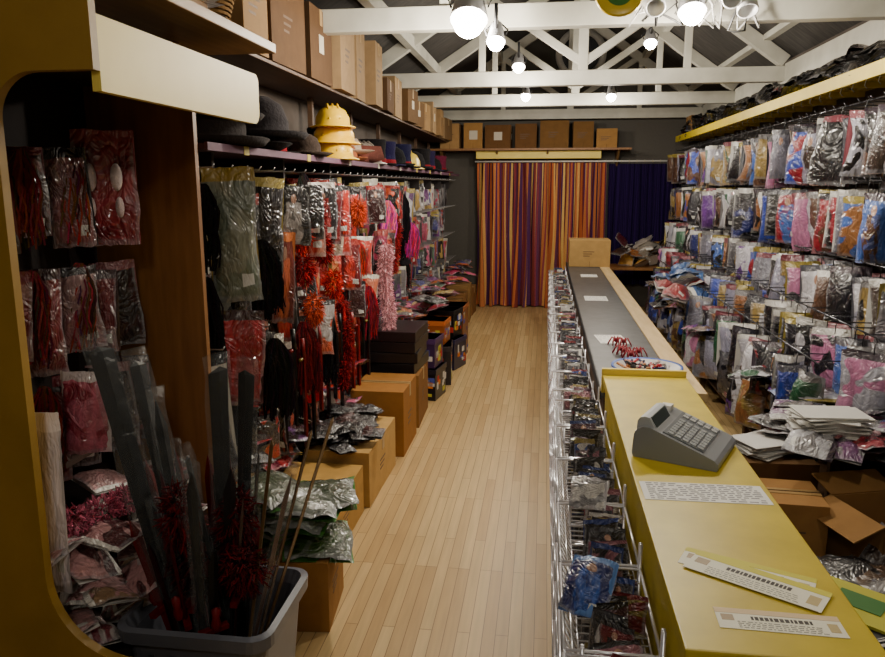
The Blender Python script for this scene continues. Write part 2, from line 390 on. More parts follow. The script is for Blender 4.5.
y=3.8
while y<11.6:
    w=R.uniform(.35,.62); h=R.uniform(.45,.6) if y<6.6 else R.uniform(.28,.44); d=R.uniform(.28,.34)
    cbox(-1.54-d/2+R.uniform(0,.06),y+w/2,2.693,d,w-.04,h,R.uniform(-.08,.08),R.choice([(122,96,66),(96,72,46),(134,106,72),(84,62,42),(146,120,88)]),lab=R.random()<.25,op=(R.random()<.2 and y<7))
    y+=w+R.uniform(.02,.1)
m=MB('wicker_basket')
for k in range(9): m.lathe([(.11+.006*k-.006,0),(.11+.006*k,.006),(.11+.006*k-.006,.014)],(120,90,50),CLOTH,T(-1.62,3.5,2.7+k*.02),18)
m.tube([(-1.62,3.36,2.88),(-1.62,3.38,3.02),(-1.62,3.5,3.1),(-1.62,3.62,3.02),(-1.62,3.64,2.88)],.008,(110,80,44),CLOTH); m.make()
RED=[(176,28,26),(190,48,34),(110,14,18),(196,80,50),(50,16,20),(24,20,22),(26,20,22),(200,110,80)]
DK=[(26,24,26),(40,38,40),(60,56,54),(70,22,26),(86,84,76),(20,18,22)]
MIX=[(26,24,28),(150,34,70),(170,164,164),(170,84,40),(50,50,110),(80,78,80),(150,34,40),(96,50,104),(48,80,50),(170,140,74),(30,26,30),(36,32,36),(200,80,120),(28,26,30),(110,104,106),(190,186,190)]
PINK=[(220,100,140),(224,140,164),(170,44,96)]
def left_pal(y,z):
    if y<3.9: return DK if z>1.2 else DK+RED[:2]
    if y<5.8: return RED+[(200,120,70),(200,184,170)]
    if y<7.2: return RED+PINK*2+MIX
    return MIX
WG=[(24,20,20),(30,22,22),(110,20,24),(60,30,24),(24,20,24)]
packs=MB('hanging_accessory_packs')
wigs=MB('hanging_wigs_and_fringes')
rails=MB('display_hooks')
for zi,z in enumerate((2.06,1.66,1.24,.84)):
    y=3.15
    while y<12.1:
        pal=left_pal(y,z)
        for L in range(3 if y<8 else 2):
            w=R.uniform(.11,.22); h=R.uniform(.26,.40) if R.random()<.75 else R.uniform(.45,.6)
            h=min(h,z-.35)
            px=-1.80+L*.14+R.uniform(-.02,.03); q=R.random()
            H=hang(px,y+R.uniform(-.05,.05),z-R.uniform(0,.1),R.uniform(-85,-25),R.uniform(-5,4))
            if L==2 and q<.14: wigs.strands(H,.12,h,70,R.choice(WG),.004)
            elif L==2 and q<.28: wigs.garment(H,.18,h,R.choice(pal),R.choice(pal))
            else: packs.pack(H,w,h,R.choice(pal),R.choice(pal),R.choice([(190,184,170),(150,40,30),(30,26,30),(150,130,60),(60,56,56)]),5,7,style=R.choice([0,0,1]),waist=R.choice([0,0,.15,.3]))
        rails.tube([(XL+.03,y,z+.01),(-1.45,y,z+.02),(-1.44,y,z+.035)],.004,(190,190,190),CHROME,4)
        y+=R.uniform(.16,.22) 
packs.pack(hang(-1.44,3.28,2.08,-62),.22,.62,(96,104,88),(120,122,104),(150,126,50),8,16,.04)
packs.pack(hang(-1.42,3.28,1.42,-60),.24,.46,(176,40,48),(140,26,32),(50,16,18),8,12,.02)
packs.pack(hang(-1.44,3.75,2.04,-58),.2,.5,(30,26,30),(60,58,60),(200,180,100),7,12,.03)
packs.pack(hang(-1.40,3.9,1.75,-58),.12,.5,(200,96,60),(120,40,30),(220,120,60),7,12,.02,style=1)
packs.pack(hang(-1.40,4.3,2.0,-55),.2,.42,(186,50,40),(200,130,110),(220,210,200),7,12,.02,style=1)
packs.pack(hang(-1.40,4.6,2.02,-55),.18,.36,(176,60,60),(30,26,30),(220,210,200),7,12,.02,style=1)
packs.pack(hang(-1.40,4.9,1.95,-50),.2,.42,(190,170,150),(176,50,36),(220,210,200),7,12,.02,style=1)
for i in range(14):
    y=4.0+i*.22; packs.pack(hang(-1.37,y+R.uniform(-.04,.04),R.choice([2.0,1.62,1.3]),R.uniform(-70,-40)),R.uniform(.12,.2),R.uniform(.26,.4),R.choice(RED+MIX[:3]),R.choice(RED),R.choice([(200,194,180),(150,40,30),(30,26,30)]),6,9,.025,style=R.choice([0,1]))
packs.make(); rails.make()
for (y,z,c,h) in((3.5,1.72,(24,20,20),.34),(3.62,1.2,(30,22,22),.4),(4.1,1.2,(90,18,20),.4),(4.5,1.2,(22,18,20),.45),(5.3,1.6,(160,60,40),.25),(5.7,1.2,(120,24,34),.4),(6.5,1.85,(226,90,140),.3),(7.2,1.9,(24,20,24),.45),(7.7,1.6,(190,50,110),.35)):
    wigs.strands(hang(-1.38,y,z,-50),.15,h,160,c,.004)
wigs.make()
m=MB('feathered_red_wigs')
for (y,z) in((4.15,1.72),(4.2,1.52),(4.45,1.80),(4.6,1.6),(5.0,1.75),(5.2,1.5),(4.8,1.35),(4.35,1.25),(5.5,1.8),(5.6,1.45)):
    m.fluff((-1.40,y,z),(.05,.07,.10),700,R.choice([(206,44,30),(210,80,46),(150,18,22),(206,70,80)]),.035,.003)
m.make()
def boa(name,x,y,z0,z1,col,r=.045):
    m=MB(name); z=z0
    m.tube([(x,y,z0),(x+.01,y+.01,(z0+z1)/2),(x,y,z1)],.012,col,CLOTH)
    while z>z1:
        m.fluff((x+.02*math.sin(z*9),y+.03*math.sin(z*7),z),(r,r,.03),150,col,.035,.003); z-=.03
    m.make()
boa('feather_boa',-1.30,6.0,1.5,.72,(250,176,184),.05); boa('feather_boa',-1.32,6.15,1.45,.85,(244,160,174)); boa('feather_boa',-1.36,4.9,1.2,.6,(150,26,30),.03)
boa('feather_boa',-1.4,6.9,1.9,1.2,(180,44,50),.035)
m=MB('hanging_toy_weapons')
for i in range(12):
    y=3.9+i*.16; z=1.15+R.uniform(-.1,.1); L=R.uniform(.4,.6); c=R.choice([(20,18,20),(26,22,24),(120,16,18),(30,26,28)])
    m.tube([(-1.38,y,z),(-1.37,y,z-.12)],.014,c,GLOSS,6); m.tube([(-1.38,y-.05,z-.12),(-1.38,y+.05,z-.12)],.01,(130,110,50) if i%3 else (120,20,20),GLOSS,6)
    m.box((-.006,-.02,-L),(.006,.02,0),c,GLOSS,T(-1.375,y,z-.12)@RZ(.7))
m.make()
def hat(kind,x,y,z,col,s=1,name=None):
    m=MB(name or kind); M=T(x,y,z)@Matrix.Scale(s,4)@RZ(R.uniform(0,3))
    if kind=='top_hat': m.lathe([(.001,.005),(.17,.005),(.175,.012),(.165,.016),(.1,.015),(.092,.1),(.1,.17),(.095,.178),(.001,.18)],col,CLOTH,M,28); m.lathe([(.102,.016),(.098,.05),(.094,.05)],(120,20,30),CLOTH,M,28)
    if kind=='bowler_hat': m.lathe([(.001,.005),(.15,.005),(.165,.022),(.16,.026),(.1,.015),(.1,.06),(.08,.11),(.04,.135),(.001,.14)],col,CLOTH,M,28)
    if kind=='cowboy_hat': m.lathe([(.001,.004),(.13,.004),(.19,.03),(.192,.034),(.1,.014),(.095,.08),(.07,.12),(.03,.11),(.001,.1)],col,CLOTH,M,28,sx=.8,sy=1.15)
    if kind=='hard_hat':
        m.lathe([(.001,.004),(.13,.004),(.16,0),(.162,.006),(.122,.02),(.118,.07),(.09,.12),(.04,.148),(.001,.152)],col,GLOSS,M,28,sx=1,sy=1.15)
        for o in(-.035,0,.035): m.tube([M@Vector((o,-.13,.05)),M@Vector((o,-.08,.125)),M@Vector((o,0,.16)),M@Vector((o,.08,.125)),M@Vector((o,.13,.05))],.009*s,col,GLOSS,6)
    if kind=='pirate_hat': 
        m.lathe([(.001,.01),(.1,.01),(.1,.06),(.07,.11),(.001,.12)],col,CLOTH,M,24,sy=1.2)
        m.lathe([(.1,.005),(.17,.03),(.15,.12),(.14,.12),(.1,.02)],col,CLOTH,M,3,sy=1.5)
    m.make()
zs=2.178
hat('bowler_hat',-1.58,3.42,zs,(44,38,36),1.7); hat('bowler_hat',-1.58,3.46,zs+.12,(40,36,34),1.5); hat('cowboy_hat',-1.58,3.95,zs,(30,26,24),1.3); hat('bowler_hat',-1.56,3.97,zs+.06,(44,40,42),1.7); hat('top_hat',-1.70,4.45,zs,(26,24,24),1.3)
hat('bowler_hat',-1.5,4.6,zs,(56,46,40),1.0); hat('hard_hat',-1.5,5.25,zs,(222,176,24),1.1); hat('hard_hat',-1.5,5.27,zs+.11,(225,175,20),1.1); hat('hard_hat',-1.5,5.24,zs+.22,(225,180,24),1.0); hat('cowboy_hat',-1.54,5.75,zs,(150,90,60)); hat('cowboy_hat',-1.54,5.78,zs+.06,(170,150,130)); hat('cowboy_hat',-1.58,4.9,zs,(90,66,48)); 
hat('pirate_hat',-1.58,6.1,zs,(110,60,50),1.2); hat('top_hat',-1.66,5.6,zs,(26,22,24),1.4); hat('hard_hat',-1.56,6.4,zs,(150,140,130),1.2); hat('top_hat',-1.58,6.8,zs,(24,22,24),1.3); hat('top_hat',-1.56,7.15,zs,(30,26,60),1.3); hat('bowler_hat',-1.55,7.5,zs,(20,20,24),1.5)
hat('top_hat',-1.56,7.95,zs,(24,24,50),1.4); hat('hard_hat',-1.56,8.4,zs,(210,180,60),1.3); hat('bowler_hat',-1.58,8.85,zs,(28,26,28),1.6); hat('top_hat',-1.58,9.35,zs,(22,20,22),1.5); hat('top_hat',-1.6,9.9,zs,(30,24,50),1.5); hat('bowler_hat',-1.6,10.5,zs,(24,24,24),1.5); hat('top_hat',-1.6,11.1,zs,(90,30,50),1.4)
m=MB('folded_costume_stack')
for y in(5.2,5.65,6.1,6.5,7.2,8.1,8.8,9.5,10.1,10.7,11.3):
    for k in range(R.randint(2,6)):
        m.pack(lay(-1.76,y+.1,zs+.04+k*.035,R.uniform(-.3,.3),R.uniform(-.1,.1),R.uniform(-.1,.1)),.22,.22,R.choice(MIX),R.choice(MIX),nu=5,nv=5)
m.make()

# ---------------------------------------------------------------- near-left yellow framed bay
m=MB('yellow_display_bay')
def arc(cx,cz,r,a0,a1,n=10): return [(cx+r*math.cos(math.radians(a0+(a1-a0)*i/n)),cz+r*math.sin(math.radians(a0+(a1-a0)*i/n))) for i in range(n+1)]
m.prism([(1.86,2.24)]+[(2.95-.05+.05*math.cos(t),2.29+.05*math.sin(t)) for t in [math.radians(-90+i*15) for i in range(7)]]+[(2.95,2.41),(2.93,2.43),(1.86,2.43)],-1.17,-1.145,(0,0,0),CREAM)
def plate(poly,y0,y1,mat):
    n=len(poly); vs=[(x,y0,z) for x,z in poly]+[(x,y1,z) for x,z in poly]
    fs=[tuple(range(n)),tuple(range(n,2*n))[::-1]]+[(i,n+i,n+(i+1)%n,(i+1)%n) for i in range(n)]
    m.add(vs,fs,(0,0,0),mat)
xo=-1.435
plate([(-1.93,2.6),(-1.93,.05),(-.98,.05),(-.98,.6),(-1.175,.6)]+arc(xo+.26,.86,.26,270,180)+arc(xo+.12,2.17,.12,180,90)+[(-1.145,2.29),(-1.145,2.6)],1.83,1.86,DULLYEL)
m.box((-1.93,1.86,2.40),(-1.17,3.0,2.42),(40,30,22),MATTE)
m.box((-1.93,2.95,.02),(-1.43,2.98,2.40),(0,0,0),BROWNW)
m.box((-1.93,1.86,.02),(-1.9,2.95,2.40),(36,26,24),MATTE)
m.box((-1.9,1.87,.05),(-1.35,2.94,.45),(40,28,22),MATTE)
m.box((-1.9,1.87,1.0),(-1.68,2.94,1.02),(60,40,28),MATTE)
m.make()
m=MB('wooden_ledge_shelf'); m.box((-1.93,2.2,2.56),(-1.17,3.24,2.6),(0,0,0),TANW)
m.box((-1.92,2.25,2.442),(-1.88,3.2,2.56),(0,0,0),BROWNW); m.box((-1.5,2.9,2.422),(-1.46,2.94,2.56),(0,0,0),BROWNW); m.box((-1.5,2.3,2.422),(-1.46,2.34,2.56),(0,0,0),BROWNW); m.make(.004)
cbox(-1.5,2.75,2.602,.35,.4,.4,.1,(140,110,80))
m=MB('bagged_costume_pile')
for k in range(8): m.pack(lay(-1.42+R.uniform(-.08,.08),3.1+R.uniform(-.1,.1),2.64+k*.04,R.uniform(-1,1)),.3,.3,R.choice([(100,50,60),(150,140,130),(60,60,70),(100,80,100)]),nu=6,nv=6,t=.04)
m.make()
m=MB('masks_and_novelty_packs')
DP=[(100,22,30),(50,22,28),(130,80,84),(34,28,32),(110,36,48),(130,96,96),(26,22,26)]
for z in(2.15,1.75,1.35):
    for i in range(6):
        m.pack(hang(-1.76+R.uniform(0,.06),1.98+i*.17,z-R.uniform(0,.08),R.uniform(-70,-35)),R.uniform(.12,.18),R.uniform(.28,.38),R.choice(DP),R.choice(DP),R.choice(DP),6,9,.03,style=R.choice([0,1,0]),waist=R.choice([0,.2]))
for z in (2.1,1.7,1.3): 
    for i in range(3): m.strands(hang(-1.70,2.0+i*.26,z,-60),.1,.3,80,R.choice([(90,36,36),(30,20,22),(120,60,56),(24,20,22)]),.003)
m.pack(hang(-1.63,2.62,2.2,-70),.22,.42,(150,50,58),(120,34,44),(150,60,64),8,10,.02)
Hm=hang(-1.63,2.62,2.2,-70)
for dx in(-.045,.045):
    m.lathe([(.03,-.0),(.028,.012),(.018,.022),(.001,.026)],(205,190,190),CLOTH,Hm@T(dx,-.17,.03)@Matrix.Diagonal((.7,1.7,1,1)),16)
    m.lathe([(.03,-.0),(.028,.012),(.001,.02)],(195,175,175),CLOTH,Hm@T(dx*1.1,-.28,.03)@Matrix.Diagonal((.5,1.3,1,1)),16)
m.pack(hang(-1.6,2.35,1.35,-70),.16,.3,(190,100,120),(150,50,70),(200,190,190),8,10,.02)
m.make()
m=MB('lace_tights_pack'); m.pack(hang(-1.50,1.98,1.32,-82),.09,.6,(226,216,220),(206,196,202),(240,232,236),6,18,.01,wave=.004); m.make()
m=MB('pink_frilly_heap')
for i in range(60):
    m.pack(lay(R.uniform(-1.75,-1.42),R.uniform(1.98,2.85),R.uniform(.5,.85),R.uniform(0,6),R.uniform(-.6,.6),R.uniform(-.4,.4)),.18,.16,R.choice([(180,90,104),(130,50,60),(170,130,130),(150,120,90),(80,40,44),(170,160,156)]),R.choice([(190,140,140),(110,44,54)]),nu=5,nv=5,t=.025,wave=.006)
for k in range(5): m.fluff((-1.6+.04*k,2.05+.1*k,.88),(.06,.08,.04),400,(200,104,128),.02,.003,.1)
m.make()
# ---------------------------------------------------------------- bin with toy swords
m=MB('grey_storage_tub'); M=T(-1.12,2.28,0.012)
def rrect(hx,hy,r,z,n=5):
    o=[]
    for cx,cy,a in((hx-r,hy-r,0),(-hx+r,hy-r,90),(-hx+r,-hy+r,180),(hx-r,-hy+r,270)):
        for i in range(n+1):
            t=math.radians(a+90*i/n); o.append((cx+r*math.cos(t),cy+r*math.sin(t),z))
    return o
secs=[rrect(.20,.18,.05,0),rrect(.245,.215,.06,.5),rrect(.27,.24,.07,.5),rrect(.272,.242,.07,.545),rrect(.25,.22,.06,.55),rrect(.235,.205,.06,.5),rrect(.195,.175,.05,.02)]
vs=sum(secs,[]); n=len(secs[0]); fs=[(i*n+k,i*n+(k+1)%n,(i+1)*n+(k+1)%n,(i+1)*n+k) for i in range(len(secs)-1) for k in range(n)]
fs+= [tuple(range(n))[::-1],tuple((len(secs)-1)*n+k for k in range(n))]
m.add(vs,fs,(96,98,106),GLOSS,M,False)
for k in range(5): m.box((-.15+k*.07,-.222,.08),(-.135+k*.07,-.195,.45),(74,76,80),GLOSS,M)
m.make()
m=MB('toy_sword_bundle')
def sword(bx,by,tx,ty,tz,w=.05,col=(26,24,26),sleeve=True,guard=None,tip=True):
    p=Vector((bx,by,.3)); q=Vector((tx,ty,tz)); d=q-p; L=d.length
    rot=d.to_track_quat('Z','Y').to_matrix().to_4x4(); M=T(*p)@rot@RZ(R.uniform(-.4,.4))
    n=w/2; e=.9 if tip else .985
    vs=[(-n*.5,0,0),(0,-.006,0),(n*.5,0,0),(0,.006,0),(-n,0,L*e),(0,-.006,L*e),(n,0,L*e),(0,.006,L*e),(n*.2,0,L)]
    m.add(vs,[(0,1,5,4),(1,2,6,5),(2,3,7,6),(3,0,4,7),(4,5,8),(5,6,8),(6,7,8),(7,4,8),(3,2,1,0)],col,SATIN,M)
    if guard: m.box((-.05,-.012,L*.42),(.05,.012,L*.45),guard,SATIN,M); m.lathe([(.012,L*.46),(.018,L*.5),(.012,L*.54),(.016,L*.6),(.001,L*.62)],guard,SATIN,M@T(0,-.02,0),8)
    if sleeve:
        vs=[];fs=[];nz=12
        for j in range(nz+1):
            for k in range(6):
                t=2*math.pi*k/6; vs.append(((n+.016)*math.cos(t)+R.uniform(-.006,.006),.020*math.sin(t)+R.uniform(-.006,.006),L*.25+j*(L*.79)/nz))
        fs=[(j*6+k,j*6+(k+1)%6,(j+1)*6+(k+1)%6,(j+1)*6+k) for j in range(nz) for k in range(6)]; fs.append(tuple(nz*6+k for k in range(6)))
        m.add(vs,fs,(0,0,0),CLEAR,M,True)
BK=(13,12,13)
sword(-1.2,2.2,-1.47,2.25,1.47,.09,BK,tip=False); sword(-1.18,2.25,-1.40,2.35,1.40,.08,BK,tip=False); sword(-1.15,2.2,-1.31,2.3,1.28,.06,BK)
sword(-1.1,2.3,-1.08,2.3,1.40,.09,BK,tip=False); sword(-1.08,2.35,-1.03,2.42,1.36,.07,BK,tip=False); sword(-1.05,2.25,-1.16,2.2,1.12,.06,BK,True,(110,20,24),tip=False)
sword(-1.0,2.3,-.72,2.42,1.2,.07,(118,92,58),False,tip=False); sword(-1.0,2.25,-.78,2.36,1.17,.07,(104,78,48),False,tip=False); sword(-1.0,2.2,-.82,2.25,1.05,.07,(80,54,44),True)
sword(-1.0,2.2,-.9,2.3,1.15,.06,(120,94,60),False,tip=False)
for i in range(30):
    a=R.uniform(-.2,.18);b=R.uniform(-.15,.12)
    sword(-1.12+a*.6,2.28+b,-1.12+a*1.5,2.28+b*1.3,R.uniform(.8,1.12),R.uniform(.025,.05),R.choice([BK,BK,(100,14,18),(80,12,16),(30,26,28),(50,16,20)]),i%3==0,R.choice([None,None,(110,18,22),(30,26,28)]))
for c,r in(((-1.2,2.2,.9),(.06,.06,.12)),((-1.05,2.3,.85),(.07,.08,.12)),((-1.25,2.35,.75),(.08,.08,.1)),((-.98,2.2,.72),(.08,.08,.08))):
    m.fluff(c,r,600,(96,16,20),.03,.003)
m.fluff((-1.14,2.28,.7),(.17,.13,.1),900,(50,14,16),.04,.004)
m.make()

# ---------------------------------------------------------------- boxes on the left side of the floor
cbox(-1.12,3.12,.002,.36,.38,.34,.1,(150,108,58))
m=MB('green_plastic_bag')
for i in range(12): m.pack(lay(-1.12+R.uniform(-.06,.06),3.28+R.uniform(-.05,.1),.37+i*.02,R.uniform(-.5,.5),R.uniform(-.15,.15),R.uniform(-.15,.15)),.32,.34,R.choice([(70,80,60),(90,96,86),(60,84,40),(110,116,104)]),(96,104,90),(70,130,50),nu=9,nv=9,t=.05,wave=.006)
m.make()
cbox(-1.3,3.85,.002,.45,.75,.3,.0,(176,136,74)); cbox(-1.25,4.65,.002,.42,.75,.36,-.02,(184,146,88))
m=MB('black_bagged_goods')
for i in range(44): m.pack(lay(-1.25+R.uniform(-.1,.12),4.5+R.uniform(-.2,.4),.38+R.uniform(0,.10),R.uniform(0,6),R.uniform(-.15,.15),R.uniform(-.15,.15)),.13,.15,R.choice([(24,22,24),(40,40,42),(70,66,64),(30,28,30),(60,30,30)]),(36,34,36),(60,58,56),nu=5,nv=4,t=.03,wave=.004)
m.make()
cbox(-1.2,5.45,.002,.4,.55,.5,.0,(150,102,50)); cbox(-1.22,6.15,.002,.42,.6,.45,.03,(130,90,48))
m=MB('black_game_boxes')
for k in range(4): m.box((-.2,-.28,k*.09),(.2,.28,k*.09+.085),(24+k*3,22,24),GLOSS,T(-1.22,6.15,.46)@RZ(R.uniform(-.08,.08)))
m.make(.003)
for (x,y,z,s,h,c) in((-1.12,6.85,.002,.34,.3,(30,28,34)),(-1.12,6.85,.31,.3,.28,(60,40,70)),(-1.1,7.4,.002,.36,.4,(40,34,36)),(-1.12,7.45,.41,.3,.24,(150,80,36)),(-1.06,8.05,.002,.34,.34,(36,34,60)),(-1.08,8.1,.35,.3,.3,(26,24,26)),(-1.1,8.6,.002,.4,.62,(120,70,40))):
    m=MB('novelty_display_box'); M=T(x,y,z)@RZ(R.uniform(-.3,.3)); hs=s/2
    m.box((-hs,-hs,0),(hs,hs,h),c,GLOSS,M); m.box((-hs-.008,-hs-.008,h-.05),(hs+.008,hs+.008,h),tuple(min(230,v*1.3) for v in c),GLOSS,M)
    for k in range(9):
        a=R.uniform(-hs*.8,hs*.6); zz=R.uniform(.03,h-.12); m.box((a,-hs-.002,zz),(a+R.uniform(.03,.09),-hs,zz+R.uniform(.02,.07)),R.choice([(200,110,30),(190,180,60),(180,40,40),(200,196,190),(70,80,160)]),PAPER,M)
        m.box((hs,a,zz),(hs+.002,a+R.uniform(.03,.09),zz+R.uniform(.02,.07)),R.choice([(200,110,30),(190,180,60),(180,40,40),(200,196,190),(70,80,160)]),PAPER,M)
    m.make(.004)
for i,y in enumerate((9.2,9.8,10.4,11.0,11.6)): cbox(-1.28,y,.002,.4,.5,R.uniform(.35,.7),R.uniform(-.06,.06),R.choice([(130,92,54),(60,40,56),(40,36,40),(140,106,64)]))
m=MB('low_bagged_stock')
for i in range(170):
    y=R.uniform(3.3,12); m.pack(lay(R.uniform(-1.72,-1.46),y,R.uniform(.38,.62),R.uniform(0,6),R.uniform(-.5,.5),R.uniform(-.3,.3)),.2,.2,R.choice(left_pal(y,0)),R.choice(MIX),R.choice(MIX),nu=5,nv=5,t=.03,wave=.006)
for i in range(60):
    y=R.uniform(6.4,11.8); m.pack(lay(R.uniform(-1.4,-1.12),y,R.uniform(.66,.88),R.uniform(0,6),R.uniform(-.3,.3),0),.2,.2,R.choice(MIX),R.choice(MIX),R.choice(MIX),nu=5,nv=5,t=.03,wave=.006)
m.make()
m=MB('stock_base_shelf'); m.box((XL+.03,3.02,.02),(-1.54,12.2,.28),(40,30,24),MATTE); m.make(.004)

# ---------------------------------------------------------------- counters
m=MB('yellow_shop_counter')
m.box((.33,1.52,.955),(.765,3.94,1.0),(0,0,0),YELLOW)
m.box((.345,1.54,.08),(.365,3.92,.955),(0,0,0),YELLOW); m.box((.365,1.54,.0),(.74,1.565,.955),(0,0,0),YELLOW); m.box((.365,3.9,.0),(.74,3.925,.955),(0,0,0),YELLOW)
m.box((.37,2.7,.0),(.74,2.72,.955),(120,90,40),MATTE)
for z in(.1,.5): m.box((.365,1.56,z),(.73,3.9,z+.02),(130,96,50),MATTE)
m.box((.39,1.56,0),(.41,3.9,.1),(50,40,30),MATTE)
m.box((.325,3.94,.90),(.765,3.965,1.035),(0,0,0),CREAM)
m.make(.005)
m=MB('dark_top_counter')
m.box((.33,3.98,.86),(.76,10.96,.9),(0,0,0),DARKTOP); m.box((.762,3.98,.855),(.89,10.96,.905),(0,0,0),BEIGEW)
m.box((.322,3.98,.85),(.33,10.96,.903),(40,40,42),MATTE)
m.box((.345,3.99,.06),(.365,10.94,.86),(90,66,44),MATTE); m.box((.365,10.9,0),(.86,10.93,.86),(110,80,50),MATTE)
for y in(3.99,5.7,7.4,9.1): m.box((.365,y,0),(.86,y+.025,.86),(110,80,50),MATTE)
for z in(.1,.45): m.box((.365,4.0,z),(.85,10.9,z+.02),(120,88,54),MATTE)
m.make(.004)
def paper(name,x,y,z,w,h,rot,col=(228,226,220),rows=5,hdr=None,wob=0,tc=(96,94,96),th=.022):
    m=MB(name); M=T(x,y,z)@RZ(rot)
    m.box((-w/2,-h/2,0),(w/2,h/2,.0015),col,PAPER,M)
    for r in range(rows):
        yy=h*.42-r*h*.84/max(1,rows-1) if rows>1 else 0
        x0=-w*.45
        while x0<w*.43:
            L=R.uniform(.008,.03); m.box((x0,yy-h*th,.002),(min(x0+L,w*.46),yy+h*th,.0023),tc,PAPER,M); x0+=L+.008
            if R.random()<.06: x0+=.04
    m.make()
paper('price_list_sheet',.545,2.40,1.0,.40,.15,.02,rows=9,tc=(140,138,138))
def leaflet(x,y,z,w,h,rot,top):
    m=MB('advert_leaflet'); M=T(x,y,z)@RZ(rot)
    m.box((-w/2,-h/2,0),(w/2,h/2,.0015),(232,228,206),PAPER,M)
    m.box((-w/2,h*.26,.0015),(w/2,h/2,.002),top,PAPER,M)
    m.box((-w*.46,-h*.1,.0015),(-w*.36,h*.18,.002),(170,150,120),PAPER,M); m.box((w*.38,-h*.3,.0015),(w*.46,h*.1,.002),(190,170,120),PAPER,M)
    x0=-w*.22
    while x0<w*.26: L=R.uniform(.005,.010); m.box((x0,-h*.02,.0018),(x0+L,h*.14,.0022),(60,54,50),PAPER,M); x0+=L+.003
    for r in(-.14,-.23,-.32,-.41):
        x0=-w*.34
        while x0<w*.32: L=R.uniform(.004,.014); m.box((x0,h*r-.001,.0018),(x0+L,h*r+.001,.0022),(140,136,130),PAPER,M); x0+=L+.004
    m.make()
leaflet(.56,1.84,1.004,.34,.11,-.57,(206,196,60)); leaflet(.55,1.89,1.0,.33,.10,-.42,(206,196,60)); leaflet(.565,1.655,1.0,.28,.085,-.02,(216,190,150))
paper('price_label',.5,5.4,.9,.2,.3,.1,rows=6,tc=(170,168,168)); paper('price_label',.52,7.4,.9,.22,.3,0,rows=5,tc=(170,168,168))
paper('price_label',.56,9.3,.9,.2,.26,0,rows=5,tc=(170,168,168))
# till
m=MB('cash_register'); M=T(.545,2.80,1.001)@RZ(math.radians(66))@Matrix.Diagonal((.84,.84,.74,1))
G=(136,140,144)
def rslab(z0,z1,prof,x,r,col):  # body with rounded plan ends
    m.prism(prof,-x,x,col,GLOSS,M)
m.prism([(-.19,0),(.17,0),(.176,.02),(.17,.12),(.155,.15),(.13,.163),(.10,.165),(-.14,.07),(-.18,.052),(-.195,.035),(-.197,.015)],-.19,.19,G,GLOSS,M)
m.prism([(.08,.15),(.165,.14),(.162,.185),(.15,.205),(.13,.212),(.11,.208)],-.17,.08,(176,180,184),GLOSS,M)
m.prism([(.078,.156),(.082,.16),(.112,.206),(.106,.206)],-.15,.06,(40,56,50),GLOSS,M)
sl=math.atan2(.095,.24)
K=M@T(0,-.03,.1165)@RX(sl)
m.box((-.17,-.105,-.004),(.17,.085,.003),(112,116,120),GLOSS,K)
for i in range(10):
    for j in range(5):
        if i==7: continue
        m.box((-.162+i*.033,-.098+j*.035,.003),(-.137+i*.033,-.072+j*.035,.009),(156,160,162) if i<7 else (186,188,188),GLOSS,K)
m.box((-.15,.171,.04),(.15,.178,.12),(100,104,108),GLOSS,M)
m.box((.11,.09,.15),(.16,.14,.19),(215,212,205),PAPER,M)
m.make(.01)
m=MB('blue_rimmed_bowl'); M=T(.6,4.24,.905)
m.lathe([(.001,.0),(.12,0),(.19,.07),(.2,.075),(.2,.085),(.185,.08),(.11,.015),(.001,.012)],[(40,80,140)]*2+[(30,80,170)]*3+[(190,185,180)]*2,GLOSS,M,32)
m.make()
m=MB('party_blowers')
for i in range(46):
    a=R.uniform(0,6.3); r=R.uniform(0,.12); x=.6+r*math.cos(a);y=4.24+r*math.sin(a)
    m.tube([(x,y,.935),(x+R.uniform(-.05,.05),y+R.uniform(-.05,.05),.97),(x+R.uniform(-.07,.07),y+R.uniform(-.07,.07),1.0)],.008,R.choice([(170,24,40),(200,190,185),(40,50,90),(170,110,60),(30,28,30)]),GLOSS,6)
m.make()
m=MB('red_novelty_spiders')
for i in range(6):
    x=.44+R.uniform(0,.2);y=4.75+R.uniform(0,.5)
    m.lathe([(.001,-.018),(.016,-.01),(.02,0),(.014,.012),(.001,.016)],(130,18,34),GLOSS,T(x,y,.935),10)
    for k in range(8):
        a=k*math.pi/4+.3; m.tube([(x,y,.935),(x+.03*math.cos(a),y+.03*math.sin(a),.955),(x+.06*math.cos(a),y+.06*math.sin(a),.904)],.004,(140,20,36),GLOSS,4)
m.make()
cbox(.62,10.55,.906,.55,.5,.36,0,(178,142,88))
